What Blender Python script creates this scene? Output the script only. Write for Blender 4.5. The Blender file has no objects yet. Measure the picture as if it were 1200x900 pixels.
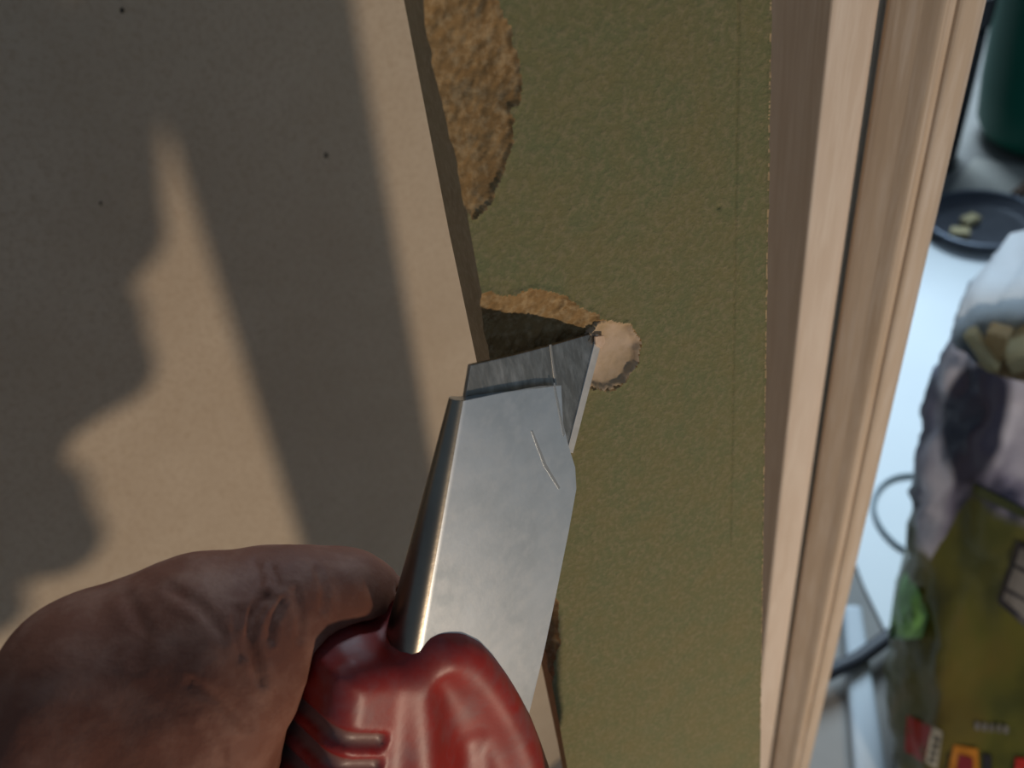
import bpy, bmesh, math, random
import numpy as np
from mathutils import Vector, Matrix
from mathutils.bvhtree import BVHTree

random.seed(4); RNG = np.random.default_rng(4)
S = bpy.context.scene
COL = S.collection

# ------------------------------------------------------------------ camera
F = 933.0; H = 0.75                                   # focal length in pixels (1200 wide), lens height
nrm = lambda v: np.asarray(v, float) / np.linalg.norm(v)
GV = nrm([200, 1030, 933])                            # world down, seen from the lens
FW = nrm(np.array([0, 0, 1.]) - GV * GV[2])
RT = np.cross(GV, FW)
R3 = np.array([RT, FW, -GV])                          # lens frame (x right, y down, z deep) -> world


def W(P):
    P = np.asarray(P, float)
    return P @ R3.T + np.array([0, 0, H])


def ray(px, py): return np.array([(px - 600) / F, (py - 450) / F, 1.0])
def Q(px, py, z): return ray(px, py) * z
def hit(p, P0, n):
    r = ray(*p); return r * (np.dot(P0, n) / np.dot(r, n))
def floor_pt(px, py, h=0.0):
    r = ray(px, py); return W(r * ((H - h) / np.dot(r, GV)))


cam_d = bpy.data.cameras.new('camera'); cam = bpy.data.objects.new('camera', cam_d); COL.objects.link(cam)
cam_d.sensor_width = 36; cam_d.lens = 36 * F / 1200; cam_d.clip_start = 0.005
ax = [R3 @ np.array(v, float) for v in ((1, 0, 0), (0, -1, 0), (0, 0, -1))]
M4 = Matrix(((ax[0][0], ax[1][0], ax[2][0], 0), (ax[0][1], ax[1][1], ax[2][1], 0), (ax[0][2], ax[1][2], ax[2][2], H), (0, 0, 0, 1)))
cam.matrix_world = M4
cam_d.dof.use_dof = True; cam_d.dof.focus_distance = 0.140; cam_d.dof.aperture_fstop = 17
S.camera = cam

# ------------------------------------------------------------------ world, lights, exposure
w = bpy.data.worlds.new('world'); S.world = w; w.use_nodes = True
w.node_tree.nodes['Background'].inputs[0].default_value = (0.60, 0.84, 1.14, 1)
w.node_tree.nodes['Background'].inputs[1].default_value = 0.14


def light(name, kind, loc, power, color, **kw):
    d = bpy.data.lights.new(name, kind); d.energy = power; d.color = color
    for k, v in kw.items(): setattr(d, k, v)
    o = bpy.data.objects.new(name, d); COL.objects.link(o); o.location = loc
    return o


LAMP = W([0.3337, 0.4929, -0.05])
light('work_lamp', 'POINT', LAMP, 7.5, (1.0, 0.80, 0.60), shadow_soft_size=0.014)
win = light('window_daylight', 'AREA', (1.25, 2.3, 1.9), 80, (0.66, 0.85, 1.0), shape='RECTANGLE', size=1.1, size_y=1.2)
win.rotation_euler = (Vector((0.55, 0.7, 0.0)) - win.location).to_track_quat('-Z', 'Y').to_euler()
S.view_settings.view_transform = 'Standard'; S.view_settings.look = 'None'
S.view_settings.gamma = 1.0; S.view_settings.use_curve_mapping = False
S.view_settings.exposure = 0.0


# ------------------------------------------------------------------ materials
def mat(name, base, rough=0.6, metal=0.0, c2=None, scale=40, c3=None, scale2=400, bump=0.0, bscale=300, bdist=0.0005,
        stretch=None, sss=0.0, mixw=(0.35, 0.65), spec=0.5):
    m = bpy.data.materials.new(name); m.use_nodes = True
    nt = m.node_tree; N = nt.nodes; L = nt.links; b = N['Principled BSDF']
    b.inputs['Base Color'].default_value = (*base, 1); b.inputs['Roughness'].default_value = rough
    b.inputs['Metallic'].default_value = metal; b.inputs['Specular IOR Level'].default_value = spec
    if sss: b.inputs['Subsurface Weight'].default_value = sss; b.inputs['Subsurface Radius'].default_value = (0.003, 0.001, 0.0005)
    co = N.new('ShaderNodeTexCoord'); mp = N.new('ShaderNodeMapping'); L.new(co.outputs['Object'], mp.inputs[0])
    if stretch: mp.inputs['Scale'].default_value = stretch[0]; mp.inputs['Rotation'].default_value = stretch[1]
    out = None

    def noise(sc, det=4, rg=0.6):
        n = N.new('ShaderNodeTexNoise'); n.inputs['Scale'].default_value = sc; n.inputs['Detail'].default_value = det
        n.inputs['Roughness'].default_value = rg; L.new(mp.outputs[0], n.inputs['Vector']); return n

    def blend(prev, col, sc, lo, hi):
        n = noise(sc); r = N.new('ShaderNodeMapRange'); r.inputs[1].default_value = lo; r.inputs[2].default_value = hi
        L.new(n.outputs[0], r.inputs[0]); x = N.new('ShaderNodeMix'); x.data_type = 'RGBA'
        L.new(r.outputs[0], x.inputs[0])
        if prev is None: x.inputs[6].default_value = (*base, 1)
        else: L.new(prev, x.inputs[6])
        x.inputs[7].default_value = (*col, 1); return x.outputs[2]
    if c2: out = blend(out, c2, scale, *mixw)
    if c3: out = blend(out, c3, scale2, 0.45, 0.75)
    if out: L.new(out, b.inputs['Base Color'])
    if bump:
        n = noise(bscale, 6, 0.7); u = N.new('ShaderNodeBump'); u.inputs['Strength'].default_value = bump
        u.inputs['Distance'].default_value = bdist; L.new(n.outputs[0], u.inputs['Height']); L.new(u.outputs[0], b.inputs['Normal'])
    return m


# ------------------------------------------------------------------ object helpers
def origin_at(verts, base):
    v = np.asarray(verts, float)
    if base is None:
        lo, hi = v.min(0), v.max(0); base = np.array([(lo[0] + hi[0]) / 2, (lo[1] + hi[1]) / 2, lo[2]])
    return np.asarray(base, float)


def mesh_obj(name, verts, faces, m, parent=None, smooth=False, base=None, mat_idx=None):
    """verts in world coordinates; the object's origin is put at the thing's base."""
    verts = np.asarray(verts, float)
    if parent is not None: base = np.array((parent if '_b' in parent else parent.parent)['_b'], float)
    base = origin_at(verts, base)
    me = bpy.data.meshes.new(name); me.from_pydata((verts - base).tolist(), [], [list(map(int, f)) for f in faces]); me.update()
    for x in (m if isinstance(m, (list, tuple)) else [m]): me.materials.append(x)
    if mat_idx is not None: me.polygons.foreach_set('material_index', np.asarray(mat_idx, dtype=np.int32))
    if smooth: me.polygons.foreach_set('use_smooth', [True] * len(me.polygons))
    o = bpy.data.objects.new(name, me); COL.objects.link(o)
    if parent is None: o.location = base
    else: o.parent = parent
    return o


def thing(name, label, cat, base, group=None):
    o = bpy.data.objects.new(name, None); COL.objects.link(o); o.location = base; o.empty_display_size = 0.02
    o['_b'] = [float(x) for x in base]; o['label'] = label; o['category'] = cat
    if group: o['group'] = group
    return o


def tag(o, label, cat, group=None):
    o['label'] = label; o['category'] = cat
    if group: o['group'] = group
    return o


def prism(poly, ext):
    """poly (n,3) and an extrusion vector -> verts, faces of a closed prism"""
    poly = np.asarray(poly, float); n = len(poly)
    v = np.vstack([poly, poly + ext])
    f = [list(range(n))[::-1], list(range(n, 2 * n))] + [[i, (i + 1) % n, n + (i + 1) % n, n + i] for i in range(n)]
    return v, f


def recalc(o, bevel=0.0, seg=2, ang=30):
    bm = bmesh.new(); bm.from_mesh(o.data); bmesh.ops.recalc_face_normals(bm, faces=bm.faces); bm.to_mesh(o.data); bm.free()
    if bevel:
        md = o.modifiers.new('bevel', 'BEVEL'); md.width = bevel; md.segments = seg; md.limit_method = 'ANGLE'; md.angle_limit = math.radians(ang)
    return o


def loft(rings, close=True, caps=True):
    rings = [np.asarray(r) for r in rings]; n = len(rings[0]); v = np.vstack(rings); f = []
    for i in range(len(rings) - 1):
        for j in range(n if close else n - 1):
            k = (j + 1) % n; f.append([i * n + j, i * n + k, (i + 1) * n + k, (i + 1) * n + j])
    if caps: f.append(list(range(n))[::-1]); f.append([(len(rings) - 1) * n + j for j in range(n)])
    return v, f


def tube(path, r, n=10):
    path = np.asarray(path, float)
    t = np.linspace(0, 1, len(path)); tt = np.linspace(0, 1, (len(path) - 1) * 8 + 1)
    # catmull-rom
    P = np.vstack([2 * path[0] - path[1], path, 2 * path[-1] - path[-2]]); pts = []
    for i in range(1, len(P) - 2):
        for s in np.linspace(0, 1, 8, endpoint=False):
            a, b, c, d = P[i - 1], P[i], P[i + 1], P[i + 2]
            pts.append(0.5 * (2 * b + (c - a) * s + (2 * a - 5 * b + 4 * c - d) * s * s + (3 * b - a - 3 * c + d) * s ** 3))
    pts.append(path[-1]); pts = np.array(pts); rings = []; up = np.array([0, 0, 1.])
    for i, p in enumerate(pts):
        d = nrm(pts[min(i + 1, len(pts) - 1)] - pts[max(i - 1, 0)])
        a = np.cross(d, up); a = nrm(a) if np.linalg.norm(a) > 1e-4 else np.array([1., 0, 0]); b = np.cross(a, d)
        rings.append([p + r * (math.cos(q) * a + math.sin(q) * b) for q in np.linspace(0, 2 * math.pi, n, endpoint=False)])
    return loft(rings)


# smooth value noise in numpy
_perm = RNG.random((256, 256))


def vnoise(x, y, seed=0):
    x = np.asarray(x) + seed * 17.3; y = np.asarray(y) + seed * 9.1
    xi = np.floor(x).astype(int); yi = np.floor(y).astype(int); fx = x - xi; fy = y - yi
    fx = fx * fx * (3 - 2 * fx); fy = fy * fy * (3 - 2 * fy)
    g = lambda a, b: _perm[a % 256, b % 256]
    return (g(xi, yi) * (1 - fx) + g(xi + 1, yi) * fx) * (1 - fy) + (g(xi, yi + 1) * (1 - fx) + g(xi + 1, yi + 1) * fx) * fy - 0.5


def poly_sd(U, V, poly):
    """signed distance, positive inside"""
    poly = np.asarray(poly, float); d = np.full(U.shape, 1e9); ins = np.zeros(U.shape, bool)
    for i in range(len(poly)):
        a, b = poly[i], poly[(i + 1) % len(poly)]; e = b - a
        t = np.clip(((U - a[0]) * e[0] + (V - a[1]) * e[1]) / (e @ e), 0, 1)
        d = np.minimum(d, np.hypot(U - a[0] - t * e[0], V - a[1] - t * e[1]))
        c = ((a[1] > V) != (b[1] > V)) & (U < (b[0] - a[0]) * (V - a[1]) / (b[1] - a[1] + 1e-12) + a[0]); ins ^= c
    return np.where(ins, d, -d)


def surface_nets(fn, lo, hi, h):
    lo = np.asarray(lo, float); n = np.ceil((np.asarray(hi) - lo) / h).astype(int) + 1
    g = [lo[i] + h * np.arange(n[i]) for i in range(3)]
    X = np.stack(np.meshgrid(*g, indexing='ij'), -1); D = fn(X)
    ins = D < 0; nx, ny, nz = (n - 1)
    acc = np.zeros((nx, ny, nz, 3)); cnt = np.zeros((nx, ny, nz))
    offs = [(0, 0, 0), (1, 0, 0), (0, 1, 0), (1, 1, 0), (0, 0, 1), (1, 0, 1), (0, 1, 1), (1, 1, 1)]
    sl = lambda o: (slice(o[0], o[0] + nx), slice(o[1], o[1] + ny), slice(o[2], o[2] + nz))
    for a in range(8):
        for ax_ in range(3):
            b = a | (1 << ax_)
            if b == a: continue
            A, B = offs[a], offs[b]; da, db = D[sl(A)], D[sl(B)]; c = (da < 0) != (db < 0)
            t = np.where(c, da / np.where(c, da - db, 1), 0)
            for k in range(3): acc[..., k] += np.where(c, A[k] + (t if k == ax_ else 0), 0)
            cnt += c
    cell = cnt > 0; idx = -np.ones((nx, ny, nz), int); idx[cell] = np.arange(cell.sum())
    ijk = np.argwhere(cell); V = lo + h * (ijk + acc[cell] / cnt[cell][:, None]); faces = []
    for ax_ in range(3):
        o1, o2 = [(1, 2), (2, 0), (0, 1)][ax_]
        s = [slice(0, n[k] - 1) if k == ax_ else slice(1, n[k] - 1) for k in range(3)]
        s2 = list(s); s2[ax_] = slice(1, n[ax_])
        a = ins[tuple(s)]; b = ins[tuple(s2)]; e = np.argwhere(a != b); st = a[a != b]
        base = e.copy(); base[:, o1] += 1; base[:, o2] += 1

        def at(d1, d2):
            q = base.copy(); q[:, o1] -= d1; q[:, o2] -= d2; return idx[q[:, 0], q[:, 1], q[:, 2]]
        q = np.stack([at(1, 1), at(0, 1), at(0, 0), at(1, 0)], 1); q[~st] = q[~st][:, ::-1]; faces.append(q)
    return V, np.vstack(faces)


def cone(X, a, b, ra, rb):
    a = np.asarray(a); b = np.asarray(b); e = b - a; t = np.clip(((X - a) @ e) / (e @ e), 0, 1)
    return np.linalg.norm(X - a - t[..., None] * e, axis=-1) - (ra + (rb - ra) * t)


def smin(a, b, k):
    h = np.clip(0.5 + 0.5 * (b - a) / k, 0, 1); return b + (a - b) * h - k * h * (1 - h)


def smax(a, b, k): return -smin(-a, -b, k)


# ================================================================== the setting
m_floor = mat('floor_grey', (0.32, 0.30, 0.28), 0.7, c2=(0.24, 0.23, 0.22), scale=5, bump=0.15, bscale=60)  # grey tone also carries the shade of a floor taken as white
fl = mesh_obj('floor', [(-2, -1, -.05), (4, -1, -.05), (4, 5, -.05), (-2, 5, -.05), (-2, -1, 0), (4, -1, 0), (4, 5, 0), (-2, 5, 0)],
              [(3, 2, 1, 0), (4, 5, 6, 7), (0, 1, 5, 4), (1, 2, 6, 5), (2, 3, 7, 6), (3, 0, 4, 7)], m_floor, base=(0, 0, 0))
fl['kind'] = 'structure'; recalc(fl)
wl = mesh_obj('wall_back', [(-2, 4.9, 0), (4, 4.9, 0), (4, 5, 0), (-2, 5, 0), (-2, 4.9, 2.5), (4, 4.9, 2.5), (4, 5, 2.5), (-2, 5, 2.5)],
              [(3, 2, 1, 0), (4, 5, 6, 7), (0, 1, 5, 4), (1, 2, 6, 5), (2, 3, 7, 6), (3, 0, 4, 7)], mat('wall_paint', (0.6, 0.6, 0.58), 0.8, c2=(.55, .55, .53), scale=3))
wl['kind'] = 'structure'; recalc(wl)

# beige MDF panel standing behind the work
PN = nrm(FW * math.cos(-.5166) + RT * math.sin(-.5166)); PP = ray(460, 300) * 0.3534
m_mdf = mat('mdf_beige', (0.62, 0.52, 0.40), 0.75, c2=(0.57, 0.47, 0.355), scale=25, c3=(0.50, 0.39, 0.28), scale2=520, bump=0.12, bscale=900, bdist=0.0002, spec=0.25)
pw = W(hit((800, 450), PP, PN)); pnw = R3 @ PN; pd = nrm(np.cross(pnw, [0, 0, 1]));  pd = pd if pd[0] < 0 else -pd
p0 = np.array([pw[0], pw[1], 0]); p1 = p0 + pd * 0.75; th = pnw * 0.009
v, f = prism([p0, p1, p1 + th, p0 + th], np.array([0, 0, 1.25]))
o = recalc(mesh_obj('fibreboard_sheet', v, f, m_mdf), 0.0008)
tag(o, 'large beige fibreboard panel standing upright behind the green board, crossed by dark shadows', 'panel')
o['_b'] = list(o.location); m_sp = mat('dark_speck', (.05, .04, .03), .8)
for px, py, r_ in ((382, 182, 3.2), (143, 12, 3.5), (118, 238, 2.4)):
    v, f = prism(W(np.array([hit((px + r_ * math.cos(q) * .7, py + r_ * math.sin(q)), PP, PN) for q in np.linspace(0, 6.283, 10, endpoint=False)])), -pnw * .0002)
    mesh_obj('speck', v, f, m_sp, parent=o)

# ================================================================== green board
YAW = 0.40; T = 0.0138
dB = nrm([273, 1602, 933]); bw = np.array([math.cos(YAW), 0, math.sin(YAW)]); bw = nrm(bw - dB * (bw @ dB)); bn = np.cross(bw, dB)
BP = ray(573, 395) * 0.130
B0 = hit((502 + .181 * 300, 300), BP, bn)


def buv(px, py):
    P = hit((px, py), BP, bn) - B0; return np.array([P @ bw, P @ dB])


WB = buv(899, 300)[0] - 0 * buv(899, 300)[1]
vt = buv(520, -45)[1]; vb = buv(700, 945)[1]
zB = W(B0)[2]; v_end = (zB + W(B0 + bw * WB)[2] * 0) / (dB @ GV) + 0.0
v_end = min((W(B0)[2]) / (dB @ GV), (W(B0 + bw * WB + bn * T)[2]) / (dB @ GV), (W(B0 + bn * T)[2]) / (dB @ GV), (W(B0 + bw * WB)[2]) / (dB @ GV))
rows = np.concatenate([[vt - 0.30], np.arange(vt, vb, 0.00030), [v_end]])
cols = np.linspace(0, WB, 215)
V, U = np.meshgrid(rows, cols, indexing='ij')
pj = lambda L_: [buv(*p) for p in L_]
jag = 0.00045 * vnoise(U * 2600, V * 1500, 1) + 0.0007 * vnoise(U * 700, V * 500, 2)
patchA = pj([(380, -60), (575, -60), (580, 0), (597, 40), (610, 92), (607, 118), (597, 132), (600, 165), (586, 205), (574, 238), (556, 254), (541, 240), (525, 205), (480, 150), (420, 60)])
patchB = pj([(545, 350), (575, 343), (600, 348), (630, 339), (665, 350), (692, 368), (715, 377), (740, 382), (751, 402), (746, 425), (730, 450), (709, 458), (690, 452), (650, 470), (560, 455), (540, 430)])
patchC = pj([(640, 690), (654, 705), (653, 735), (656, 752), (648, 775), (647, 798), (630, 800), (610, 720)])
notch = pj([(700, 380), (716, 376), (738, 381), (750, 402), (746, 425), (730, 449), (709, 457), (690, 450), (685, 410)])
sA = poly_sd(U, V, patchA) + jag; sB = poly_sd(U, V, patchB) + jag; sC = poly_sd(U, V, patchC) + jag * .7; sN = poly_sd(U, V, notch) + jag * 0.5
FA, FB = U * .62 - V * .78, U * .78 + V * .62                                # along / across the fibres
fib = vnoise(FA * 420, FB * 1300, 3) * 0.5 + vnoise(FA * 1000, FB * 2600, 4) * 0.35 + vnoise(FA * 300, FB * 350, 9) * .35
ramp = lambda s, w_: np.clip(s / w_, 0, 1)
depth = np.zeros_like(U)
depth += (sA > 0) * (0.0004 * ramp(sA, .0003) + 0.42 * np.clip(sA, 0, .0125) + fib * 0.0007 * ramp(sA, .001))
depth += (sB > 0) * (0.0004 * ramp(sB, .0003) + 0.42 * np.clip(sB, 0, .0055) + fib * 0.0008 * ramp(sB, .0007)) * (sN <= 0)
depth += (sN > 0) * (0.0009 * ramp(sN, .0007) + 0.0009 * np.sin(np.clip(sN / .004, 0, 1) * 1.57) + fib * 0.00012)
depth += (sC > 0) * (0.0003 * ramp(sC, .0002) + 0.55 * np.clip(sC, 0, .004) + fib * 0.0008 * ramp(sC, .0006))
torn = (sA > 0) * 1 + (sB > 0) * 2 * (sN <= 0) + (sN > 0) * 4 + (sC > 0) * 3
torn[0] = 0; torn[-1] = 0; depth[0] = 0; depth[-1] = 0
depth -= (torn == 0) * 0.00010 * np.clip(fib, -1, 1)                           # felted surface
for s_ in (sA, sB, sC):                                                   # lifted rim of the torn skin
    depth -= (torn == 0) * 0.00035 * np.exp(-((s_ + 0.0003) / 0.0004) ** 2) * (0.5 + vnoise(U * 1500, V * 1500, 6))
# frayed right edge and scored line
depth -= (torn == 0) * 0.00035 * np.clip((U - (WB - .0006)) / .0006, 0, 1) * (0.6 + vnoise(U * 0, V * 900, 5))
sl_a, sl_b = buv(866, 0), buv(856, 640)
lineu = sl_a[0] + (V - sl_a[1]) * (sl_b[0] - sl_a[0]) / (sl_b[1] - sl_a[1])
depth += (V < sl_b[1]) * (V > vt) * 0.00035 * np.exp(-((U - lineu) / .00018) ** 2)
spot = buv(843, 243); depth += 0.0006 * np.exp(-(((U - spot[0]) / .0004) ** 2 + ((V - spot[1]) / .0003) ** 2))
uoff = 0.0005 * vnoise(U * 0, V * 600, 7) * (U < 1e-5) * (torn > 0) + 0.0002 * vnoise(U * 0, V * 500, 8) * (U > WB - 1e-6)
uoff[0] = 0; uoff[-1] = 0
BPT = lambda u, v_, d: W(B0 + bw * u[..., None] + dB * v_[..., None] + bn * d[..., None])
G = BPT(U + uoff, V, depth)
nr, nc = U.shape
bbase = W(B0 + bw * WB / 2 + dB * v_end + bn * T / 2); bbase[2] = 0
board = thing('mdf_board', 'narrow green fibreboard strip with torn brown gouges, under the knife blade', 'board', bbase)
ids = np.arange(nr * nc).reshape(nr, nc)
quads = np.stack([ids[:-1, :-1], ids[1:, :-1], ids[1:, 1:], ids[:-1, 1:]], -1).reshape(-1, 4)
tq = np.maximum.reduce([torn[:-1, :-1], torn[1:, :-1], torn[1:, 1:], torn[:-1, 1:]]).reshape(-1)
Gf = G.reshape(-1, 3)
DIAG = ((1, 1, 1), (0, 0, 0))
m_green = mat('green_face', (0.172, 0.186, 0.092), 0.8, c2=(0.205, 0.190, 0.090), scale=150, c3=(0.27, 0.235, 0.135), scale2=1000, bump=0.9, bscale=1000, bdist=0.0004, spec=0.2)
m_fibre = mat('torn_fibre', (0.33, 0.215, 0.098), 0.9, c2=(0.24, 0.15, 0.065), scale=260, c3=(0.46, 0.34, 0.19), scale2=700, bump=0.5, bscale=1800, bdist=0.0003, spec=0.15)
m_scoop = mat('scooped_fibre', (0.42, 0.31, 0.18), 0.8, c2=(0.58, 0.45, 0.33), scale=160, bump=0.3, bscale=1500, bdist=0.0003, spec=0.2)
m_core = mat('board_core', (0.44, 0.33, 0.19), 0.85, c2=(0.37, 0.27, 0.15), scale=150, c3=(0.5, 0.38, 0.24), scale2=800, bump=0.3, bscale=1300, bdist=0.0003, spec=0.15)


def sub(name, sel, m, label=None):
    q = quads[sel]; u, inv = np.unique(q, return_inverse=True)
    o = mesh_obj(name, Gf[u], inv.reshape(q.shape), m, parent=board, smooth=True)
    if label: o['label'] = label
    return o


fray = (((U > WB - .00022 - .00030 * np.clip(vnoise(V * 1200, V * 0, 51) + vnoise(V * 3500, V * 0, 52), -.3, 1)) & (torn == 0))[:-1, :-1]).reshape(-1)
sub('frayed_edge', fray, m_core, 'pale frayed fibres along the right edge')
sub('face', (tq == 0) & ~fray, m_green, 'smooth olive green face')
sub('gouge', tq == 1, m_fibre, 'long torn brown fibre gouge at the top left edge')
sub('gouge', tq == 2, m_fibre, 'brown torn gouge beside the blade')
sub('gouge', tq == 4, m_scoop, 'pale scooped notch at the blade tip')
sub('gouge', tq == 3, m_fibre, 'small chipped gouge on the lower left edge')
# sides and back of the board (its brown core)
tl = np.interp(rows, [rows[0], buv(556, 300)[1], buv(640, 800)[1], buv(660, 890)[1], rows[-1]], [T, T, 0.0062, 0.0045, 0.0045])
nl = 6; lv = []
for k in range(nl):
    s_ = k / (nl - 1); lv.append(G[:, 0] * (1 - s_) + W(B0 + dB * rows[:, None] + bn * tl[:, None]) * s_)
Lw = np.stack(lv, 1); Rr = W(B0 + bw * WB + dB * rows[:, None] + bn * T); Br = W(B0 + bw * (WB * .35) + dB * rows[:, None] + bn * T)
allv = np.concatenate([Lw, Br[:, None], Rr[:, None], G[:, -1][:, None]], 1); nk = allv.shape[1]
ci = np.arange(nr * nk).reshape(nr, nk)
cf = np.stack([ci[:-1, :-1], ci[:-1, 1:], ci[1:, 1:], ci[1:, :-1]], -1).reshape(-1, 4).tolist()
cf += [list(ci[0])[::-1], list(ci[-1])]
mesh_obj('core', allv.reshape(-1, 3), cf, m_core, parent=board)['label'] = 'brown fibre core along the cut edges'

# ================================================================== pine frame pieces
dP = nrm([225, 980, 933])


def stick(name, prof, m, label, cat, top=0.34, y0=450):
    """a length of timber: profile of (pixel x, depth) taken at one height, run straight up and down to the floor"""
    P = np.array([Q(px, y0, z) for px, z in prof]); k0 = H * 2
    lo = P + dP * ((W(P)[:, 2]) / (dP @ GV))[:, None]; hi = P - dP * top
    v, f = loft([W(hi), W(lo)])
    return tag(recalc(mesh_obj(name, v, f, m), 0.0007, 2, 25), label, cat)


GR = ((9, 9, 0.6), (0, 0, 0))
m_pine = mat('pine_pale', (0.74, 0.64, 0.55), 0.6, c2=(0.66, 0.55, 0.45), scale=9, c3=(0.79, 0.70, 0.61), scale2=60, bump=0.15, bscale=80, stretch=GR, spec=0.3)
m_pine2 = mat('pine_tan', (0.63, 0.52, 0.41), 0.6, c2=(0.56, 0.45, 0.34), scale=12, c3=(0.69, 0.60, 0.51), scale2=60, bump=0.15, bscale=80, stretch=GR, spec=0.3)
stick('pine_batten', [(927, .2600), (928.5, .2592), (964, .2615), (966, .263), (958, .30), (948, .33), (868, .33), (873, .32)], m_pine,
      'narrow square pale pine batten between the green board and the rounded moulding', 'batten')
cv = [(971, .290), (972, .268), (974, .264), (980, .2620), (990, .2592), (1002, .2562), (1012, .2532), (1018, .2516), (1022, .2512), (1024, .2530), (1028, .2535), (1031, .2518), (1036, .2512), (1048, .2518), (1052, .2535), (1050, .262), (1030, .33), (960, .33)]
stick('pine_moulding', cv, m_pine2, 'wide profiled pine moulding right of the narrow batten, stepped along its right side', 'moulding')

# ================================================================== utility knife
KO = Q(543, 470, .1195); ka = nrm([-1009, 5450, 933]); _e = np.array([.0207, -.0057, .018]); ku = nrm(_e - ka * (_e @ ka)); km = np.cross(ku, ka)
km = km if km[2] < 0 else -km


def K(u, a, m_): return KO + ku * u + ka * a + km * m_
def kpx(px, py, m_=0.0):
    P = hit((px, py), KO + km * m_, km) - KO; return P @ ku, P @ ka


kb = W(K(.012, .075, -.010))
knife = thing('utility_knife', 'utility knife with red plastic handle and steel blade cutting into the green board', 'knife', kb)
# sleeve: folded sheet steel
front = [kpx(543, 470), kpx(585, 461), kpx(640, 451), kpx(654, 470), kpx(663, 510), kpx(670, 537), kpx(678, 558)]
back_r = [kpx(668, 615), kpx(650, 705), kpx(636, 770), kpx(618, 845)]
m_steel = mat('sleeve_steel', (0.86, 0.91, 0.95), 0.36, 1.0, c2=(0.70, 0.75, 0.78), scale=70, c3=(0.90, 0.93, 0.95), scale2=300, bump=0.10, bscale=160, bdist=0.0004)
m_steelrefl = mat('sleeve_side_reflection', (0.30, 0.27, 0.22), 0.34, 1.0, c2=(0.24, 0.21, 0.17), scale=60, bump=0.1, bscale=200)  # same steel; dim warm reflection of the panel painted into its colour
A_END = 0.066
rightpts = np.array(front[3:] + back_r); frontpts = np.array(front[:4])


def right_u(a):
    return np.interp(a, rightpts[:, 1], rightpts[:, 0])


def front_a(u): return np.interp(u, frontpts[:, 0], frontpts[:, 1])


secs = []
for a in np.concatenate([[0], np.linspace(.004, A_END, 16)]):
    D = 0.0030 + 0.0062 * np.clip(a / .045, 0, 1); r = 0.0012 + 0.0016 * np.clip(a / .05, 0, 1); w_ = right_u(max(a, rightpts[0, 1]))
    ring = []
    for q in range(9):                                  # top face, left to right
        u_ = (0, .0008, .0016, .004, .008, .012, .016, w_ - .001, w_)[q]
        ring.append((u_, a + (front_a(min(u_, .0174)) if a == 0 else 0) * 1.0, 0))
    ring += [(w_, a, -.0009), (w_ * .6, a, -.0012), (0.0, a, -D)]
    for q in range(1, 6):
        ph = q / 6 * math.pi / 2
        pass
    side = [(-r * .30, a, -D * .95), (-r * .9, a, -D * .72), (-r * 1.15, a, -D * .45), (-r * .95, a, -D * .2), (-r * .45, a, -D * .05)]
    secs.append([K(*p) for p in ring + side])
v, f = loft([W(np.array(s_)) for s_ in secs])
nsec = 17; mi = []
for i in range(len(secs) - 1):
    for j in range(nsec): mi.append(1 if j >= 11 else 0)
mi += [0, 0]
slv = recalc(mesh_obj('sleeve', v, f, [m_steel, m_steelrefl], parent=knife, smooth=True, mat_idx=mi))
md = slv.modifiers.new('split', 'EDGE_SPLIT'); md.split_angle = math.radians(38)
m_crease = mat('crease_steel', (.46, .49, .51), .45, 1.0)
for L_ in ([(622, 505), (624, 504.5), (640, 544), (656, 571), (654.5, 573.5), (637, 546)], [(648, 448), (650, 449), (662, 508), (660, 512), (654, 480)]):
    v, f = prism(W(np.array([K(*kpx(*p, 0), .00003) for p in L_])), (R3 @ km) * 0.00006)
    mesh_obj('crease', v, f, m_crease, parent=slv)

# blade
BM = -0.0012
bp = [kpx(*p, BM) for p in ((552, 428), (600, 417), (650, 404), (694, 391), (706, 394), (668, 530), (664, 545), (640, 600), (540, 560), (545, 470))]
m_blade = mat('blade_steel', (0.27, 0.27, 0.255), 0.38, 1.0, c2=(0.36, 0.36, 0.34), scale=110, c3=(0.55, 0.55, 0.53), scale2=330, bump=0.25, bscale=240, bdist=0.0004, stretch=((2.2, 1, .6), (0, 0, .5)))
v, f = prism(W(np.array([K(u, a, BM) for u, a in bp])), (R3 @ km) * -0.0008)
blade = recalc(mesh_obj('blade', v, f, m_blade, parent=knife), 0.00012)
blade['label'] = 'dark scratched steel blade'
m_edge = mat('ground_edge', (0.74, 0.73, 0.70), 0.4, 0.45, c2=(0.6, 0.6, 0.58), scale=300)  # real ground edge; its gleam is partly put into a lighter base
ep = [kpx(*p, BM + .0001) for p in ((699, 391), (706, 395), (671, 531), (664, 529))]
v, f = prism(W(np.array([K(u, a, BM + .00025) for u, a in ep])), (R3 @ km) * -0.0007)
recalc(mesh_obj('cutting_edge', v, f, m_edge, parent=blade), 0.0001)['label'] = 'bright ground cutting edge'
gp = [kpx(*p, BM + .0001) for p in ((644, 404), (646.5, 403.5), (651, 440), (661, 500), (658, 500), (648.5, 440))]
v, f = prism(W(np.array([K(u, a, BM + .0001) for u, a in gp])), (R3 @ km) * -0.0003)
recalc(mesh_obj('grind_line', v, f, mat('grind_steel', (.45, .45, .43), .4, .8), parent=blade), 0.00004)

# handle, one moulded body
Kp = lambda px, py, m_: K(*kpx(px, py, m_), m_)


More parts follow.
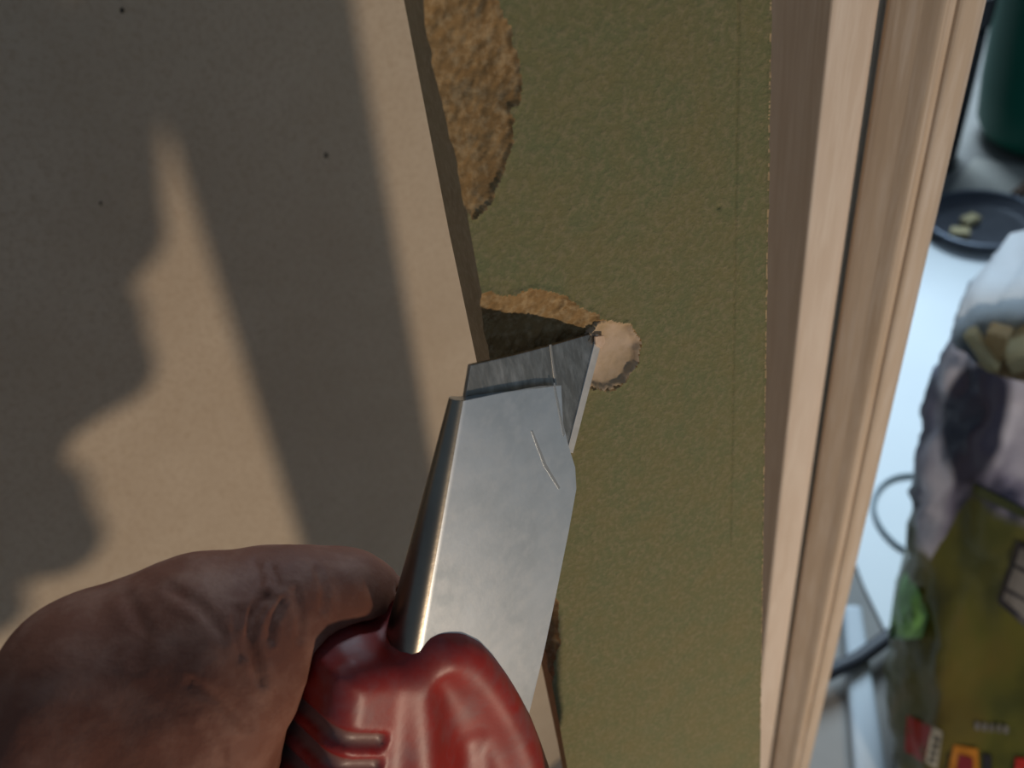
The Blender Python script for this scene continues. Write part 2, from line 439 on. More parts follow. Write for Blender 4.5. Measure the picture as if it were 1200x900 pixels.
OUT = np.array([kpx(*p, .001) for p in ((402, 800), (425, 786), (450, 781), (474, 778), (492, 764), (506, 746), (520, 742), (540, 746), (564, 764), (598, 809), (622, 852), (644, 897), (664, 960), (655, 1120), (560, 1420), (260, 1420), (372, 960), (392, 860))])
GA = [kpx(398, y, -.005) for y in (843, 873, 904, 936)]


def groove(u, a):
    g = 0
    for gu, ga in GA: g = np.maximum(g, np.exp(-((a - ga - .35 * (u - gu)) / .0014) ** 4))
    return g * np.clip((GA[0][0] + .0052 - u) / .0008, 0, 1) * np.clip((u - GA[0][0] + .0075) / .0008, 0, 1)


def handle_sdf(X):
    P = X - KO; u = P @ ku; a = P @ ka; mm = P @ km; r = .0045
    d2 = -poly_sd(u, a, OUT) + r; dz = np.abs(mm + .0115) - .0130 + r
    d = np.hypot(np.maximum(d2, 0), np.maximum(dz, 0)) + np.minimum(np.maximum(d2, dz), 0) - r
    # collar round the left of the sleeve
    d = smin(d, cone(X, Kp(402, 778, -.010), Kp(372, 960, -.012), .0068, .0090), .004)
    # domed lobe on the right and the central ridge
    lobe = [Kp(520, 770, .0), Kp(534, 768, 0), Kp(548, 774, .0), Kp(562, 788, 0), Kp(576, 808, .0), Kp(589, 830, 0), Kp(600, 852, -.0003), Kp(610, 880, -.0004), Kp(618, 908, -.0005), Kp(630, 1040, -.001)]
    lb = None
    for i in range(len(lobe) - 1):
        c = cone(X, lobe[i], lobe[i + 1], .0030 + .00012 * i, .0030 + .00012 * (i + 1)); lb = c if lb is None else np.minimum(lb, c)
    d = smin(d, lb, .004)
    d = smin(d, cone(X, Kp(484, 800, -.0012), Kp(492, 960, .0008), .0034, .0042), .003)
    d = smin(d, cone(X, Kp(492, 960, .0008), Kp(440, 1250, .0008), .0042, .0045), .003)
    # hollow between ridge and lobe, ribs cut on the left
    d = smax(d, -cone(X, Kp(527, 815, .0042), Kp(562, 890, .0042), .0022, .0034), .0018)
    d = smax(d, -cone(X, Kp(562, 890, .0042), Kp(570, 1080, .0050), .0034, .0040), .0018)
    d = d + .0013 * groove(u, a)
    return d


hl = np.array([K(u, a, m_) for u in (-.024, .045) for a in (.030, .128) for m_ in (-.034, .012)])
Vh, Fh = surface_nets(handle_sdf, hl.min(0), hl.max(0), .00065)
m_red = mat('red_plastic', (0.33, 0.013, 0.008), 0.46, c2=(0.22, 0.017, 0.013), scale=55, c3=(0.24, 0.07, 0.07), scale2=140, bump=0.15, bscale=160, bdist=0.0004, mixw=(.4, .7))
m_dust = mat('plaster_dust', (0.26, 0.17, 0.14), 0.95, c2=(0.13, 0.05, 0.04), scale=200)
hb = mesh_obj('handle', W(Vh), Fh, m_red, parent=knife, smooth=True); hb['label'] = 'red moulded plastic handle with dusty ribs'
at_ = hb.data.attributes.new('dust', 'FLOAT', 'POINT'); at_.data.foreach_set('value', np.clip(groove((Vh - KO) @ ku, (Vh - KO) @ ka), 0, 1).astype(np.float32))
nt = m_red.node_tree; N = nt.nodes; L = nt.links; bs = N['Principled BSDF']; src = bs.inputs['Base Color'].links[0].from_socket
ta = N.new('ShaderNodeAttribute'); ta.attribute_name = 'dust'; mr = N.new('ShaderNodeMapRange'); mr.inputs[1].default_value = .35; mr.inputs[2].default_value = .95; mr.inputs[4].default_value = .85; L.new(ta.outputs['Fac'], mr.inputs[0])
mm_ = N.new('ShaderNodeMix'); mm_.data_type = 'RGBA'; L.new(mr.outputs[0], mm_.inputs[0]); L.new(src, mm_.inputs[6]); mm_.inputs[7].default_value = (.20, .12, .10, 1); L.new(mm_.outputs[2], bs.inputs['Base Color'])

# shaving stuck on the blade tip
m_shav = mat('shaving', (0.72, 0.55, 0.42), 0.9, c2=(0.6, 0.42, 0.28), scale=500)
pts = [kpx(*p, BM) for p in ((694, 394), (705, 392), (706, 400), (702, 408), (695, 403))]
v, f = prism(W(np.array([K(u, a, BM + .0003) for u, a in pts])), (R3 @ km) * 0.0004)
tag(recalc(mesh_obj('wood_shaving', v, f, m_shav), .0001), 'tiny pale shaving stuck on the tip of the blade', 'shaving')

# ================================================================== hand
SEG = []


def chain(pts, k):
    for (p, r), (q, s_) in zip(pts[:-1], pts[1:]): SEG.append((Q(*p), Q(*q), r, s_, k))


chain([((52, 1000, .122), .0175), ((118, 805, .118), .0132), ((235, 748, .122), .0118), ((330, 722, .128), .0100), ((400, 712, .136), .0090), ((444, 722, .143), .0078)], .006)     # thumb
chain([((120, 855, .122), .0138), ((215, 840, .120), .0135), ((262, 800, .118), .0100)], .007)                    # flesh between thumb and handle
chain([((120, 870, .122), .0142), ((200, 900, .124), .0135), ((210, 1000, .134), .0160)], .008)
chain([((-160, 1200, .130), .026), ((20, 1030, .128), .024), ((170, 1020, .140), .019), ((150, 1200, .150), .026)], .014)   # palm
chain([((-160, 1200, .130), .026), ((90, 1330, .155), .026), ((150, 1200, .150), .026)], .014)
chain([((-160, 1200, .130), .027), ((-420, 1480, .125), .027), ((-900, 2100, .118), .034), ((-1500, 2900, .11), .040)], .02)   # wrist and forearm
chain([((165, 985, .172), .0135), ((440, 950, .195), .0125), ((590, 975, .184), .0110), ((700, 990, .163), .0090), ((800, 1026, .143), .0078)], .003)  # index finger; unseen end drawn long to shade the panel
chain([((150, 1110, .176), .0150), ((400, 1105, .198), .0145), ((560, 1125, .196), .0120), ((618, 1160, .182), .0098), ((585, 1190, .167), .0084)], .003)
chain([((120, 1240, .180), .0150), ((350, 1280, .203), .0145), ((500, 1352, .205), .0122), ((548, 1390, .190), .0100), ((508, 1405, .174), .0084)], .003)
chain([((100, 1370, .178), .0120), ((300, 1420, .200), .0118), ((430, 1470, .200), .0098), ((470, 1490, .187), .0084), ((430, 1510, .172), .0072)], .003)

chain([((165, 1045, .165), .015), ((440, 1035, .195), .0135)], .006)  # unseen filler flesh added to close lit gaps in the hand's shadow
chain([((120, 1180, .172), .015), ((400, 1180, .199), .0135)], .006)


def hand_sdf(X):
    d = None
    for a, b, ra, rb, k in SEG:
        c = cone(X, a, b, ra, rb); d = c if d is None else smin(d, c, k)
    # the skin gives way to the handle it holds
    b0, b1 = hl.min(0), hl.max(0); sel = np.where(((X >= b0) & (X <= b1)).all(-1) & (d < .004)); hd = handle_sdf(X[sel]); d[sel] = np.maximum(d[sel], -(hd - .0006))
    return d


allp = np.array([s_[i] for s_ in SEG for i in (0, 1)])
lo = np.maximum(allp.min(0) - .03, [-.24, -.02, .06]); hi = np.minimum(allp.max(0) + .03, [.05, .30, .25])
Vn, Fn = surface_nets(hand_sdf, lo, hi, .0017)
m_skin = mat('skin', (0.205, 0.080, 0.050), 0.62, c2=(0.155, 0.058, 0.038), scale=35, c3=(0.27, 0.135, 0.095), scale2=130, bump=0.35, bscale=420, bdist=0.0006, sss=0.08, spec=0.22)
hand = mesh_obj('hand', W(Vn), Fn, m_skin, smooth=True)
sm = hand.modifiers.new('smooth', 'SMOOTH'); sm.factor = 0.5; sm.iterations = 4
hand.modifiers.new('fine', 'SUBSURF').levels = 1
dg = bpy.context.evaluated_depsgraph_get(); me = bpy.data.meshes.new_from_object(hand.evaluated_get(dg)); hand.modifiers.clear(); hand.data = me; me.name = 'hand'
# creases over the thumb joint and the web: cut into the mesh along short paths on the skin
nv = len(me.vertices); hv = np.zeros(nv * 3); me.vertices.foreach_get('co', hv); hv = hv.reshape(-1, 3)
hn = np.zeros(nv * 3); me.vertices.foreach_get('normal', hn); hn = hn.reshape(-1, 3)
hc = (hv + np.array(hand.location) - np.array([0, 0, H])) @ R3; HX, HY = 600 + F * hc[:, 0] / hc[:, 2], 450 + F * hc[:, 1] / hc[:, 2]
near = (hc[:, 2] < .150) & (hc[:, 2] > .09)
dsp = np.zeros(nv)
CRE = [([(312, 700), (296, 722), (290, 750), (300, 780), (306, 800)], .0007, 5), ([(280, 715), (276, 745), (284, 772)], .0004, 4), ([(330, 705), (318, 728), (316, 752)], .0005, 4),
       ([(345, 690), (352, 720), (350, 750)], .0003, 4), ([(200, 690), (236, 712), (262, 745)], .0003, 6), ([(225, 800), (262, 822), (290, 850)], .0004, 6), ([(300, 660), (306, 680), (300, 700)], .0003, 4),
       ([(150, 700), (170, 740), (160, 780)], .0003, 7), ([(240, 850), (258, 872), (262, 900)], .0003, 5), ([(372, 668), (380, 690), (378, 715)], .0003, 4), ([(318, 664), (324, 684), (318, 704)], .0003, 4)]
for pts, dep, wd in CRE:
    dd = np.full(nv, 1e9)
    for (x0, y0), (x1, y1) in zip(pts[:-1], pts[1:]):
        t = np.clip(((HX - x0) * (x1 - x0) + (HY - y0) * (y1 - y0)) / ((x1 - x0) ** 2 + (y1 - y0) ** 2), 0, 1)
        dd = np.minimum(dd, np.hypot(HX - x0 - t * (x1 - x0), HY - y0 - t * (y1 - y0)))
    dsp -= near * (dep * np.exp(-(dd / wd) ** 2) - .4 * dep * np.exp(-((dd - 2.2 * wd) / wd) ** 2))
dsp += near * .00025 * vnoise(hc[:, 0] * 300, hc[:, 1] * 300 + hc[:, 2] * 200, 31)
me.vertices.foreach_set('co', (hv + hn * dsp[:, None]).ravel()); me.update()
tag(hand, 'bare weathered left hand gripping the red knife handle, thumb along its side', 'hand')

# ================================================================== background: sack with offcuts
rimz = 0.41
sil = np.array([(1112, 388), (1096, 460), (1076, 540), (1062, 650), (1036, 710), (1019, 768), (1030, 830), (1046, 890), (1052, 960)], float)
sily = lambda y: np.interp(y, sil[:, 1], sil[:, 0])


def proj(Pw):
    c = (np.asarray(Pw) - np.array([0, 0, H])) @ R3; return 600 + F * c[0] / c[2], 450 + F * c[1] / c[2]


prof = [(0.0, .455, .185, .20), (.03, .455, .20, .205), (.09, .455, .20, .205), (.15, .458, .180, .20), (.21, .458, .150, .195), (.27, .458, .115, .19), (.32, .453, .090, .185), (.36, .448, .066, .18), (.39, .445, .048, .176), (.41, .443, .040, .172)]
AZ = math.radians(37); TD = np.array([math.sin(AZ), math.cos(AZ)]); SD = np.array([TD[1], -TD[0]])
NS = 96; rings = []; ang = np.linspace(0, 2 * math.pi, NS, endpoint=False)
for h, cy, ry, rx in prof:
    c_, s_ = np.cos(ang), np.sin(ang); e = 0.75
    ox = rx * np.sign(c_) * np.abs(c_) ** e; oy = cy + ry * np.sign(s_) * np.abs(s_) ** e
    lox, hix = -0.3, .8
    for _ in range(40):
        cx = (lox + hix) / 2; gx, gy = (cx + ox) * SD[0] + oy * TD[0], (cx + ox) * SD[1] + oy * TD[1]
        cp = np.stack([gx, gy, np.full(NS, h)], 1) - np.array([0, 0, H]); cp = cp @ R3
        qx, qy = 600 + F * cp[:, 0] / cp[:, 2], 450 + F * cp[:, 1] / cp[:, 2]
        if (qx - sily(qy))[(cp[:, 2] > .05) & (qy < 960)].min(initial=9e9) > 0: hix = cx
        else: lox = cx
    x, y = cx + ox, oy
    k = 0.010 * vnoise(ang * 3.0 + h * 6, h * 12 + ang * 0, 11) + 0.012 * vnoise(ang * 7 + h * 25, h * 30, 12)
    k = k * (0.4 if h < .02 else 1.0)
    x += k * np.cos(ang) * 1.0; y += k * np.sin(ang) * 1.3
    z = np.full(NS, h) + .0045 * (1 - h / rimz) + (0.105 * np.clip(np.sin(ang), 0, 1) ** .7 + 0.006 * vnoise(ang * 4, ang * 0, 14)) * np.clip((h - .27) / .14, 0, 1) ** 1.5
    rings.append(np.stack([x * SD[0] + y * TD[0], x * SD[1] + y * TD[1], z], 1))
# refine by interpolation and wrinkles
RR = []
for i in range(len(rings) - 1):
    for t in np.linspace(0, 1, 6, endpoint=False): RR.append(rings[i] * (1 - t) + rings[i + 1] * t)
RR.append(rings[-1]); RR = np.array(RR)
cen = RR.mean(1, keepdims=True); rad = RR - cen; rad[..., 2] = 0; rad /= np.linalg.norm(rad, axis=-1, keepdims=True) + 1e-9
hh = RR[..., 2]; A2 = np.broadcast_to(ang, hh.shape)
wr = np.abs(vnoise(A2 * 9 + hh * 40, hh * 26 - A2 * 4, 21)) * 0.012 + vnoise(A2 * 20 - hh * 70, hh * 60, 22) * 0.004
wr *= np.clip((hh - .02) / .05, 0, 1)
RR = RR - rad * wr[..., None]
v, f = loft(list(RR), caps=False); f.append(list(range(NS))[::-1])
sb = np.array([RR[0][:, 0].mean(), RR[0][:, 1].mean(), 0.0])
sack = thing('plastic_sack', 'open printed plastic sack with green lower half, standing on the floor full of offcuts', 'sack', sb)

bvh = BVHTree.FromPolygons([Vector(p) for p in v], [list(x) for x in f])
camo = Vector((0, 0, H))


def loc(px, py):
    h_ = bvh.ray_cast(camo, Vector(R3 @ nrm(ray(px, py))))[0]; q = np.array(h_) - sb; return q[0] * SD[0] + q[1] * SD[1], q[2]


(sL, zL), (sR, zR), (sR2, zR2), (sN_, zN) = loc(1092, 652), loc(1142, 572), loc(1198, 606), loc(1138, 490)
m_sack = bpy.data.materials.new('sack_print'); m_sack.use_nodes = True
nt = m_sack.node_tree; N = nt.nodes; L = nt.links; b = N['Principled BSDF']; b.inputs['Roughness'].default_value = 0.32
co = N.new('ShaderNodeTexCoord'); sx = N.new('ShaderNodeSeparateXYZ'); L.new(co.outputs['Object'], sx.inputs[0])
nz = N.new('ShaderNodeTexNoise'); nz.inputs['Scale'].default_value = 14; nz.inputs['Detail'].default_value = 5; L.new(co.outputs['Object'], nz.inputs[0])
n2 = N.new('ShaderNodeTexNoise'); n2.inputs['Scale'].default_value = 26; n2.inputs['Detail'].default_value = 3; L.new(co.outputs['Object'], n2.inputs[0])
hsum = N.new('ShaderNodeMath'); hsum.operation = 'MULTIPLY_ADD'; L.new(nz.outputs[0], hsum.inputs[0]); hsum.inputs[1].default_value = 0.05
vd = N.new('ShaderNodeVectorMath'); vd.operation = 'DOT_PRODUCT'; L.new(co.outputs['Object'], vd.inputs[0]); vd.inputs[1].default_value = (SD[0], SD[1], 0)
le = N.new('ShaderNodeMapRange'); L.new(vd.outputs['Value'], le.inputs[0]); le.inputs[1].default_value = sL; le.inputs[2].default_value = sR; le.inputs[3].default_value = (zR + zR2) / 2 - zL; le.inputs[4].default_value = 0
ad = N.new('ShaderNodeMath'); L.new(sx.outputs[2], ad.inputs[0]); L.new(le.outputs[0], ad.inputs[1]); L.new(ad.outputs[0], hsum.inputs[2])


def ramp_node(src, stops, mode='LINEAR'):
    r = N.new('ShaderNodeValToRGB'); L.new(src, r.inputs[0]); r.color_ramp.interpolation = mode
    e = r.color_ramp.elements
    while len(e) < len(stops): e.new(0.5)
    for i, (p, c) in enumerate(stops): e[i].position = p; e[i].color = (*c, 1)
    return r


ms = N.new('ShaderNodeMapping'); ms.inputs['Scale'].default_value = (1, 1, .35); L.new(co.outputs['Object'], ms.inputs[0]); L.new(ms.outputs[0], n2.inputs[0])
low = ramp_node(n2.outputs[0], [(.36, (.050, .060, .012)), (.5, (.10, .105, .018)), (.66, (.13, .11, .022))])
high = ramp_node(n2.outputs[0], [(.38, (.03, .035, .075)), (.46, (.20, .20, .30)), (.58, (.55, .57, .70))])
top = ramp_node(n2.outputs[0], [(.3, (.62, .70, .80)), (.7, (.75, .82, .88))])
def step(src, a, b_):
    r = N.new('ShaderNodeMapRange'); L.new(src, r.inputs[0]); r.inputs[1].default_value = a; r.inputs[2].default_value = b_; return r.outputs[0]
def mx_(fac, A, B_):
    x = N.new('ShaderNodeMix'); x.data_type = 'RGBA'; L.new(fac, x.inputs[0]); L.new(A, x.inputs[6]); L.new(B_, x.inputs[7]); return x.outputs[2]
c1 = mx_(step(hsum.outputs[0], (zR + zR2) / 2 + .022, (zR + zR2) / 2 + .028), low.outputs[0], high.outputs[0])
c2_ = mx_(step(sx.outputs[2], .425, .428), c1, top.outputs[0])
cxy = N.new('ShaderNodeCombineXYZ'); L.new(vd.outputs['Value'], cxy.inputs[0]); L.new(sx.outputs[2], cxy.inputs[1])
nm = N.new('ShaderNodeMapping'); nm.vector_type = 'TEXTURE'; nm.inputs['Location'].default_value = (sN_, zN, 0); nm.inputs['Scale'].default_value = (.022, .05, 1); L.new(cxy.outputs[0], nm.inputs[0])
ln = N.new('ShaderNodeVectorMath'); ln.operation = 'LENGTH'; L.new(nm.outputs[0], ln.inputs[0])
lw = N.new('ShaderNodeMath'); lw.operation = 'MULTIPLY_ADD'; L.new(n2.outputs[0], lw.inputs[0]); lw.inputs[1].default_value = .9; L.new(ln.outputs['Value'], lw.inputs[2])
navy = N.new('ShaderNodeRGB'); navy.outputs[0].default_value = (.02, .024, .055, 1)
c3_ = mx_(step(lw.outputs[0], 1.45, 1.25), c2_, navy.outputs[0])
white = N.new('ShaderNodeRGB'); white.outputs[0].default_value = (.72, .79, .86, 1)
ge = N.new('ShaderNodeNewGeometry'); L.new(mx_(ge.outputs['Backfacing'], c3_, white.outputs[0]), b.inputs['Base Color'])
bu = N.new('ShaderNodeBump'); bu.inputs['Strength'].default_value = .5; bu.inputs['Distance'].default_value = .004; L.new(nz.outputs[0], bu.inputs['Height']); L.new(bu.outputs[0], b.inputs['Normal'])


tr = N.new('ShaderNodeBsdfTranslucent'); L.new(b.inputs['Base Color'].links[0].from_socket, tr.inputs[0])      # the unprinted top lets light through
msx = N.new('ShaderNodeMixShader'); L.new(step(sx.outputs[2], .39, .44), msx.inputs[0]); L.new(b.outputs[0], msx.inputs[1]); L.new(tr.outputs[0], msx.inputs[2])
hf = N.new('ShaderNodeMixShader'); hf.inputs[0].default_value = .55; L.new(b.outputs[0], hf.inputs[1]); L.new(msx.outputs[0], hf.inputs[2]); L.new(hf.outputs[0], N['Material Output'].inputs[0])
skin = mesh_obj('sack_film', v, f, m_sack, parent=sack, smooth=True)
skin['label'] = 'printed film, olive green below and lavender grey above'


def on_sack(px, py, off=.0006):
    d = Vector(R3 @ nrm(ray(px, py))); h_ = bvh.ray_cast(camo, d)
    if h_[0] is None: return None
    return np.array(h_[0] - d * off * 1.5)


def decal(name, quad, m, off=.0006, n=8, label=None):
    n = max(n, 4) * 2; off = off + .0008
    q = np.array(quad, float); pts = []
    for i in range(n + 1):
        for j in range(n + 1):
            s_, t = i / n, j / n
            p = (q[0] * (1 - s_) + q[1] * s_) * (1 - t) + (q[3] * (1 - s_) + q[2] * s_) * t
            h_ = on_sack(p[0], p[1], off)
            if h_ is None: return None
            pts.append(h_)
    g = np.arange((n + 1) ** 2).reshape(n + 1, n + 1)
    ff = np.stack([g[:-1, :-1], g[1:, :-1], g[1:, 1:], g[:-1, 1:]], -1).reshape(-1, 4)
    o = mesh_obj(name, pts, ff, m, parent=sack, smooth=True)
    if label: o['label'] = label
    return o


flat = lambda nme, c: mat(nme, c, .4, c2=tuple(x * .8 for x in c), scale=40)
m_lred, m_lwht, m_lor, m_ldk, m_lgry, m_lcrim = flat('print_red', (.42, .02, .015)), flat('print_white', (.42, .42, .36)), flat('print_orange', (.50, .20, .02)), flat('print_dark', (.02, .02, .03)), flat('print_grey', (.17, .17, .17)), flat('print_crimson', (.22, .02, .03))
m_lgrn = flat('print_green', (.035, .05, .012))
decal('label_border', [(1192, 634), (1250, 660), (1230, 760), (1169, 706)], m_ldk, .0006)
decal('label_panel', [(1196, 642), (1250, 667), (1230, 748), (1175, 702)], m_lgry, .0012)
for k in (1, 4):
    a_ = (1193 - 4 * k, 652 + 9 * k); decal('print_line', [(a_[0], a_[1]), (1245 - 4 * k, a_[1] + 28), (1244 - 4 * k, a_[1] + 32), (a_[0] - 1, a_[1] + 4)], m_ldk, .0016, 3)
decal('print_patch', [(1020, 756), (1052, 772), (1046, 800), (1038, 828)], m_lcrim, .0006, label='dark red printed patch on the left edge')
decal('print_patch', [(1063, 838), (1092, 852), (1082, 894), (1060, 880)], m_lred, .0006, label='small red printed square')
decal('print_strip', [(1092, 850), (1105, 858), (1098, 902), (1084, 893)], m_lwht, .0006)
for k in range(4):
    decal('print_letter', [(1095 - k * 1.8, 864 + k * 8), (1101 - k * 1.8, 866 + k * 8), (1100 - k * 1.8, 870 + k * 8), (1094 - k * 1.8, 868 + k * 8)], m_ldk, .0012, 2)
decal('print_patch', [(1118, 873), (1146, 878), (1148, 915), (1108, 915)], m_lor, .0006, label='orange printed badge')
decal('print_mark', [(1124, 884), (1140, 888), (1140, 915), (1119, 915)], m_lcrim, .0012)
decal('print_mark', [(1152, 884), (1162, 885), (1162, 912), (1152, 912)], m_ldk, .0006)
decal('print_patch', [(1190, 888), (1210, 890), (1210, 915), (1188, 912)], m_lred, .0006, label='red printed corner at the right')
for k in range(5):
    x = 1143 + k * 8.4
    decal('print_letter', [(x, 846 + k), (x + 5.5, 847 + k), (x + 5, 856 + k), (x - .5, 855 + k)], m_lgry, .0006, 2)
decal('print_band', [(1140, 566), (1215, 604), (1213, 614), (1139, 578)], m_lgrn, .0006)
# crumpled green translucent side
m_gus = mat('green_film', (.16, .42, .10), .3, c2=(.25, .55, .22), scale=30, c3=(.07, .16, .05), scale2=45, bump=.6, bscale=60, bdist=.004)
gq = [(1062, 668), (1076, 690), (1088, 722), (1080, 748), (1060, 750), (1040, 744), (1034, 728), (1042, 700), (1052, 676)]
gc = np.array([1062, 716.]); gv = []; gf = []
for r_ in (0, .35, .7, 1.0):
    for p in gq:
        q = gc + (np.array(p) - gc) * r_; hp = on_sack(q[0], q[1], .001)
        if hp is None: hp = gv[-1] if gv else on_sack(1065, 716)
        d_ = nrm(np.array([-.6, -.6, .25])); gv.append(hp + d_ * (0.006 * (1 - r_ ** 2) + 0.004 * RNG.random() * (r_ < 1)))
ng = len(gq)
for i in range(3):
    for j in range(ng): gf.append([i * ng + j, i * ng + (j + 1) % ng, (i + 1) * ng + (j + 1) % ng, (i + 1) * ng + j])
mesh_obj('gusset', gv, gf, m_gus, parent=sack, smooth=True)['label'] = 'crumpled translucent light green film on the left side'

# wood offcuts in the mouth of the sack
m_off = mat('offcut_wood', (.56, .40, .20), .7, c2=(.44, .28, .12), scale=40, bump=.2, bscale=90, stretch=((1, 6, 6), (0, 0, 0)))
m_off2 = mat('offcut_pale', (.62, .52, .30), .7, c2=(.5, .4, .2), scale=40, bump=.2, bscale=90)
tc = RR[-1].mean(0); OC = []


def box_at(c, ax_, size):
    ax_ = [nrm(a) for a in ax_]; c = np.array(c)
    vs = [c + ax_[0] * size[0] / 2 * i + ax_[1] * size[1] / 2 * j + ax_[2] * size[2] / 2 * k for i in (-1, 1) for j in (-1, 1) for k in (-1, 1)]
    return vs, [(0, 1, 3, 2), (4, 6, 7, 5), (0, 4, 5, 1), (2, 3, 7, 6), (0, 2, 6, 4), (1, 5, 7, 3)]


bed = []; bf = []; rr_ = RR[int(len(RR) * .86)]; bc = rr_.mean(0)
for k in range(9):
    for p in rr_:
        q_ = bc + (p - bc) * (.02 + .93 * k / 8); q_[2] = .372 + .012 * vnoise(q_[0] * 90, q_[1] * 90, 41); bed.append(q_)
for k in range(8):
    for j in range(NS): bf.append((k * NS + j, k * NS + (j + 1) % NS, (k + 1) * NS + (j + 1) % NS, (k + 1) * NS + j))
bo = mesh_obj('sawdust', bed, bf, mat('sawdust', (.40, .27, .13), .9, c2=(.28, .17, .08), scale=150, bump=.6, bscale=300, bdist=.002), smooth=True)
tag(bo, 'brown sawdust filling the mouth of the plastic sack under the offcuts', 'sawdust'); bo['kind'] = 'stuff'


def offcut(px0, py0, px1, py1, h0, h1, wd, thk, m, label):
    a = floor_pt(px0, py0, h0); b_ = floor_pt(px1, py1, h1); d = b_ - a; s_ = np.cross(d, [0, 0, 1]); n_ = np.cross(s_, d)
    v_, f_ = box_at((a + b_) / 2, (d, s_, n_), (np.linalg.norm(d), wd, thk))
    tag(recalc(mesh_obj('wood_offcut', v_, f_, m), .0008), label, 'offcut', 'offcuts in the sack')


offcut(1136, 388, 1166, 432, .408, .385, .010, .006, m_off2, 'pale yellow curved offcut at the left corner of the sack mouth')
offcut(1172, 386, 1158, 432, .412, .375, .012, .010, m_off, 'upright orange brown offcut behind the pale yellow one in the sack')
offcut(1180, 420, 1240, 402, .385, .40, .020, .012, m_off2, 'broad pale offcut at the front right of the sack mouth')
offcut(1168, 412, 1230, 384, .372, .40, .022, .010, m_off, 'wide brown offcut lying across the sack mouth behind the broad pale one')

# ================================================================== things on the floor behind
m_litfloor = mat('lit_floor_slab', (.80, .84, .86), .5, c2=(.76, .80, .83), scale=6)  # white slab added as the brightly lit part of the floor
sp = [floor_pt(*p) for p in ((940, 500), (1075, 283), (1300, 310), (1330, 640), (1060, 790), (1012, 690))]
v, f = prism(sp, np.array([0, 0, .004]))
tag(recalc(mesh_obj('lit_floor_slab', v, f, m_litfloor), .001), 'large bright white slab standing in for the lit floor beside the sack', 'board')
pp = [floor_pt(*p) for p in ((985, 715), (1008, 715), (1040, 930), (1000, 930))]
m_litstrip = mat('lit_floor_strip', (.60, .66, .70), .5, c2=(.55, .6, .66), scale=8)  # pale slab added in place of a lit strip between floor shadows
v, f = prism(pp, np.array([0, 0, .012])); tag(recalc(mesh_obj('lit_floor_strip', v, f, m_litstrip), .005, 4), 'narrow pale plank standing in for a lit strip of floor under the black cable', 'slab')
m_card = mat('card', (.52, .49, .44), .8, c2=(.47, .44, .40), scale=8)
v, f = prism([floor_pt(*p) for p in ((1100, 240), (1142, 186), (1300, 215), (1300, 300), (1180, 250))], np.array([0, 0, .003]))
tag(recalc(mesh_obj('cardboard_sheet', v, f, m_card), .0008), 'flat greyish cardboard sheet on the floor in front of the green tub', 'sheet')

# round dark dish with two wood chips
dc = floor_pt(1150, 262, .012); dc[2] = 0.004
m_dish = mat('dish_metal', (.07, .075, .095), .45, .3, c2=(.05, .053, .07), scale=30)
dish = thing('metal_dish', 'shallow round dark grey metal dish holding two wood chips', 'dish', dc)
pr = [(0.0, 0.002), (.060, .002), (.068, .004), (.076, .016), (.083, .018), (.084, .015), (.078, .010), (.070, 0), (0.0, 0.0)]
an = np.linspace(0, 2 * math.pi, 48, endpoint=False); rg = [[dc + np.array([max(r_, 1e-4) * math.cos(q), max(r_, 1e-4) * math.sin(q), z]) for q in an] for r_, z in pr]
v, f = loft(rg, caps=False); recalc(mesh_obj('dish_body', v, f, m_dish, parent=dish, smooth=True))
rg = [[dc + np.array([(.080 + .0035 * math.cos(t)) * math.cos(q), (.080 + .0035 * math.cos(t)) * math.sin(q), .018 + .0035 * math.sin(t)]) for q in an] for t in np.linspace(0, 2 * math.pi, 9)]
v, f = loft(rg, caps=False); recalc(mesh_obj('rim', v, f, mat('rim_metal', (.16, .18, .22), .4, .8), parent=dish, smooth=True))
for (px, py, rz, nm) in ((1137, 257, .3, 'pale wood chip in the dish, the upper one'), (1125, 272, -.5, 'pale wood chip in the dish, the lower one by the pine')):
    c_ = floor_pt(px, py, .014); c_[2] = .0125
    d_ = np.array([math.cos(rz), math.sin(rz), 0]); v, f = box_at(c_, (d_, np.cross([0, 0, 1], d_), (0, 0, 1)), (.026, .018, .012))
    tag(recalc(mesh_obj('wood_chip', v, f, m_off2), .002), nm, 'chip', 'chips in the dish')
sa, sb2 = floor_pt(1188, 232, .010), floor_pt(1222, 206, .010); d_ = sb2 - sa
v, f = box_at((sa + sb2) / 2 * np.array([1, 1, 0]) + np.array([0, 0, .012]), (d_, np.cross([0, 0, 1], d_), (0, 0, 1)), (np.linalg.norm(d_), .014, .016))
tag(recalc(mesh_obj('wood_stick', v, f, mat('stick_brown', (.16, .09, .06), .7, c2=(.1, .06, .04), scale=30)), .002), 'dark brown stick lying on the cardboard sheet by the dish', 'stick')

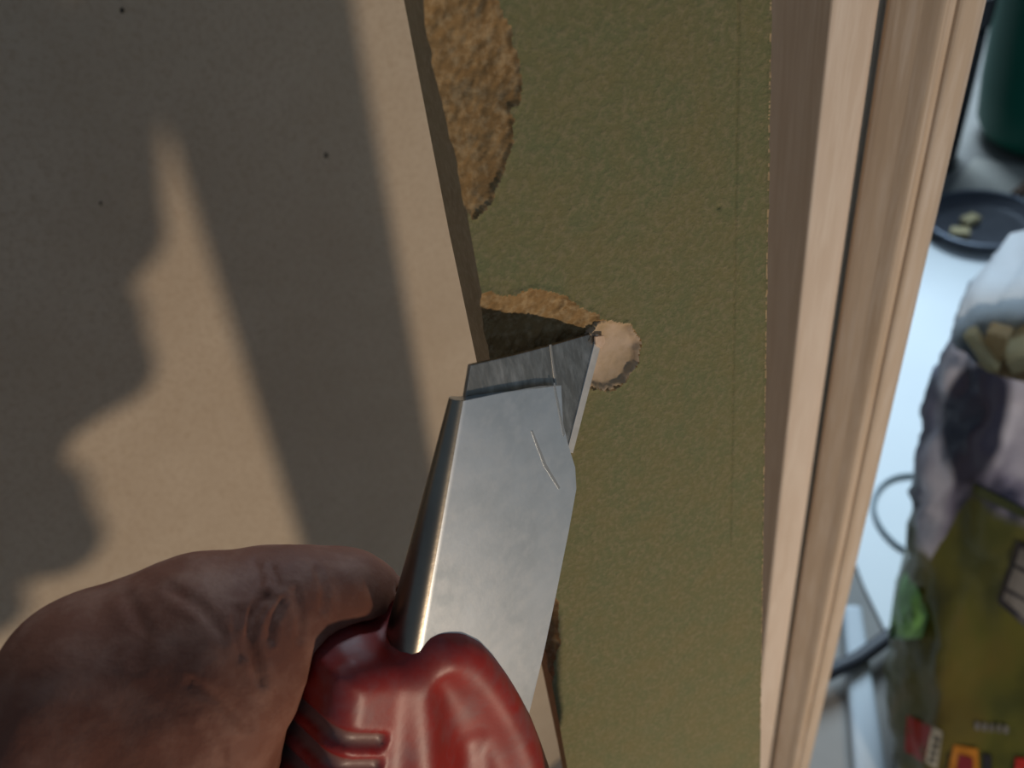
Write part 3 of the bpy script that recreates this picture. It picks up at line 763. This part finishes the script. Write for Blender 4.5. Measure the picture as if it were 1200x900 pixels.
# green tub and black case
tb = floor_pt(1217, 199); _t = nrm([tb[0], tb[1], 0]); tb = tb + _t * .13 + np.array([_t[1], -_t[0], 0]) * .020; tb[2] = .003
m_tub = mat('green_plastic', (.003, .125, .082), .5, c2=(.003, .105, .07), scale=5, spec=.25)
tub = thing('green_tub', 'round dark green plastic tub with rounded base at the back', 'tub', tb)
pr = [(1e-4, .004), (.09, .0), (.115, .004), (.132, .016), (.142, .035), (.150, .10), (.158, .22), (.165, .36), (.166, .38)]
an = np.linspace(0, 2 * math.pi, 64, endpoint=False)
rg = [[tb + np.array([r_ * math.cos(q), r_ * math.sin(q), z]) for q in an] for r_, z in pr + [(.161, .38), (.155, .30), (.14, .06), (1e-4, .04)]]
v, f = loft(rg, caps=False); recalc(mesh_obj('tub_body', v, f, m_tub, parent=tub, smooth=True))
rg = [[tb + np.array([(.166 + .007 * math.cos(t)) * math.cos(q), (.166 + .007 * math.cos(t)) * math.sin(q), .375 + .009 * math.sin(t)]) for q in an] for t in np.linspace(0, 2 * math.pi, 11)]
v, f = loft(rg, caps=False); recalc(mesh_obj('tub_rim', v, f, m_tub, parent=tub, smooth=True))
m_box = mat('box_black', (.012, .012, .016), .5, c2=(.02, .02, .026), scale=20)  # plain black box filling the dark gap beside the tub
ct = floor_pt(1137, 188); ct[2] = 0; vdir = nrm([ct[0], ct[1], 0]); ux = np.array([vdir[1], -vdir[0], 0]); cc = ct - ux * .112 - vdir * .02
case = thing('black_box', 'plain black case standing left of the green tub', 'case', cc)
v, f = box_at(cc + np.array([0, 0, .12]), (ux, vdir, (0, 0, 1)), (.18, .085, .24)); recalc(mesh_obj('box_body', v, f, m_box, parent=case), .012, 4)
v, f = box_at(cc + np.array([0, 0, .265]), (ux, vdir, (0, 0, 1)), (.186, .091, .05)); recalc(mesh_obj('box_lid', v, f, m_box, parent=case), .01, 4)

# cables
m_cab = mat('cable_black', (.045, .047, .06), .5); m_wire = mat('wire_grey', (.20, .25, .28), .5)
fp = lambda L_, h: [floor_pt(x, y, h) for x, y in L_]
v, f = tube(fp([(900, 815), (950, 797), (982, 783), (1005, 772), (1028, 756), (1046, 744), (1070, 738)], .020), .0072)
tag(mesh_obj('power_cable', v, f, m_cab, smooth=True), 'thick black cable running from the pine moulding to the sack', 'cable')
v, f = tube(fp([(1110, 556), (1078, 556), (1050, 559), (1032, 571), (1024, 592), (1030, 614), (1046, 634), (1064, 645), (1090, 650)], .0065), .0024)
tag(mesh_obj('thin_wire', v, f, m_wire, smooth=True), 'thin grey looped wire on the lit white floor slab beside the sack', 'wire')
for o in list(bpy.data.objects):
    if '_b' in o: del o['_b']
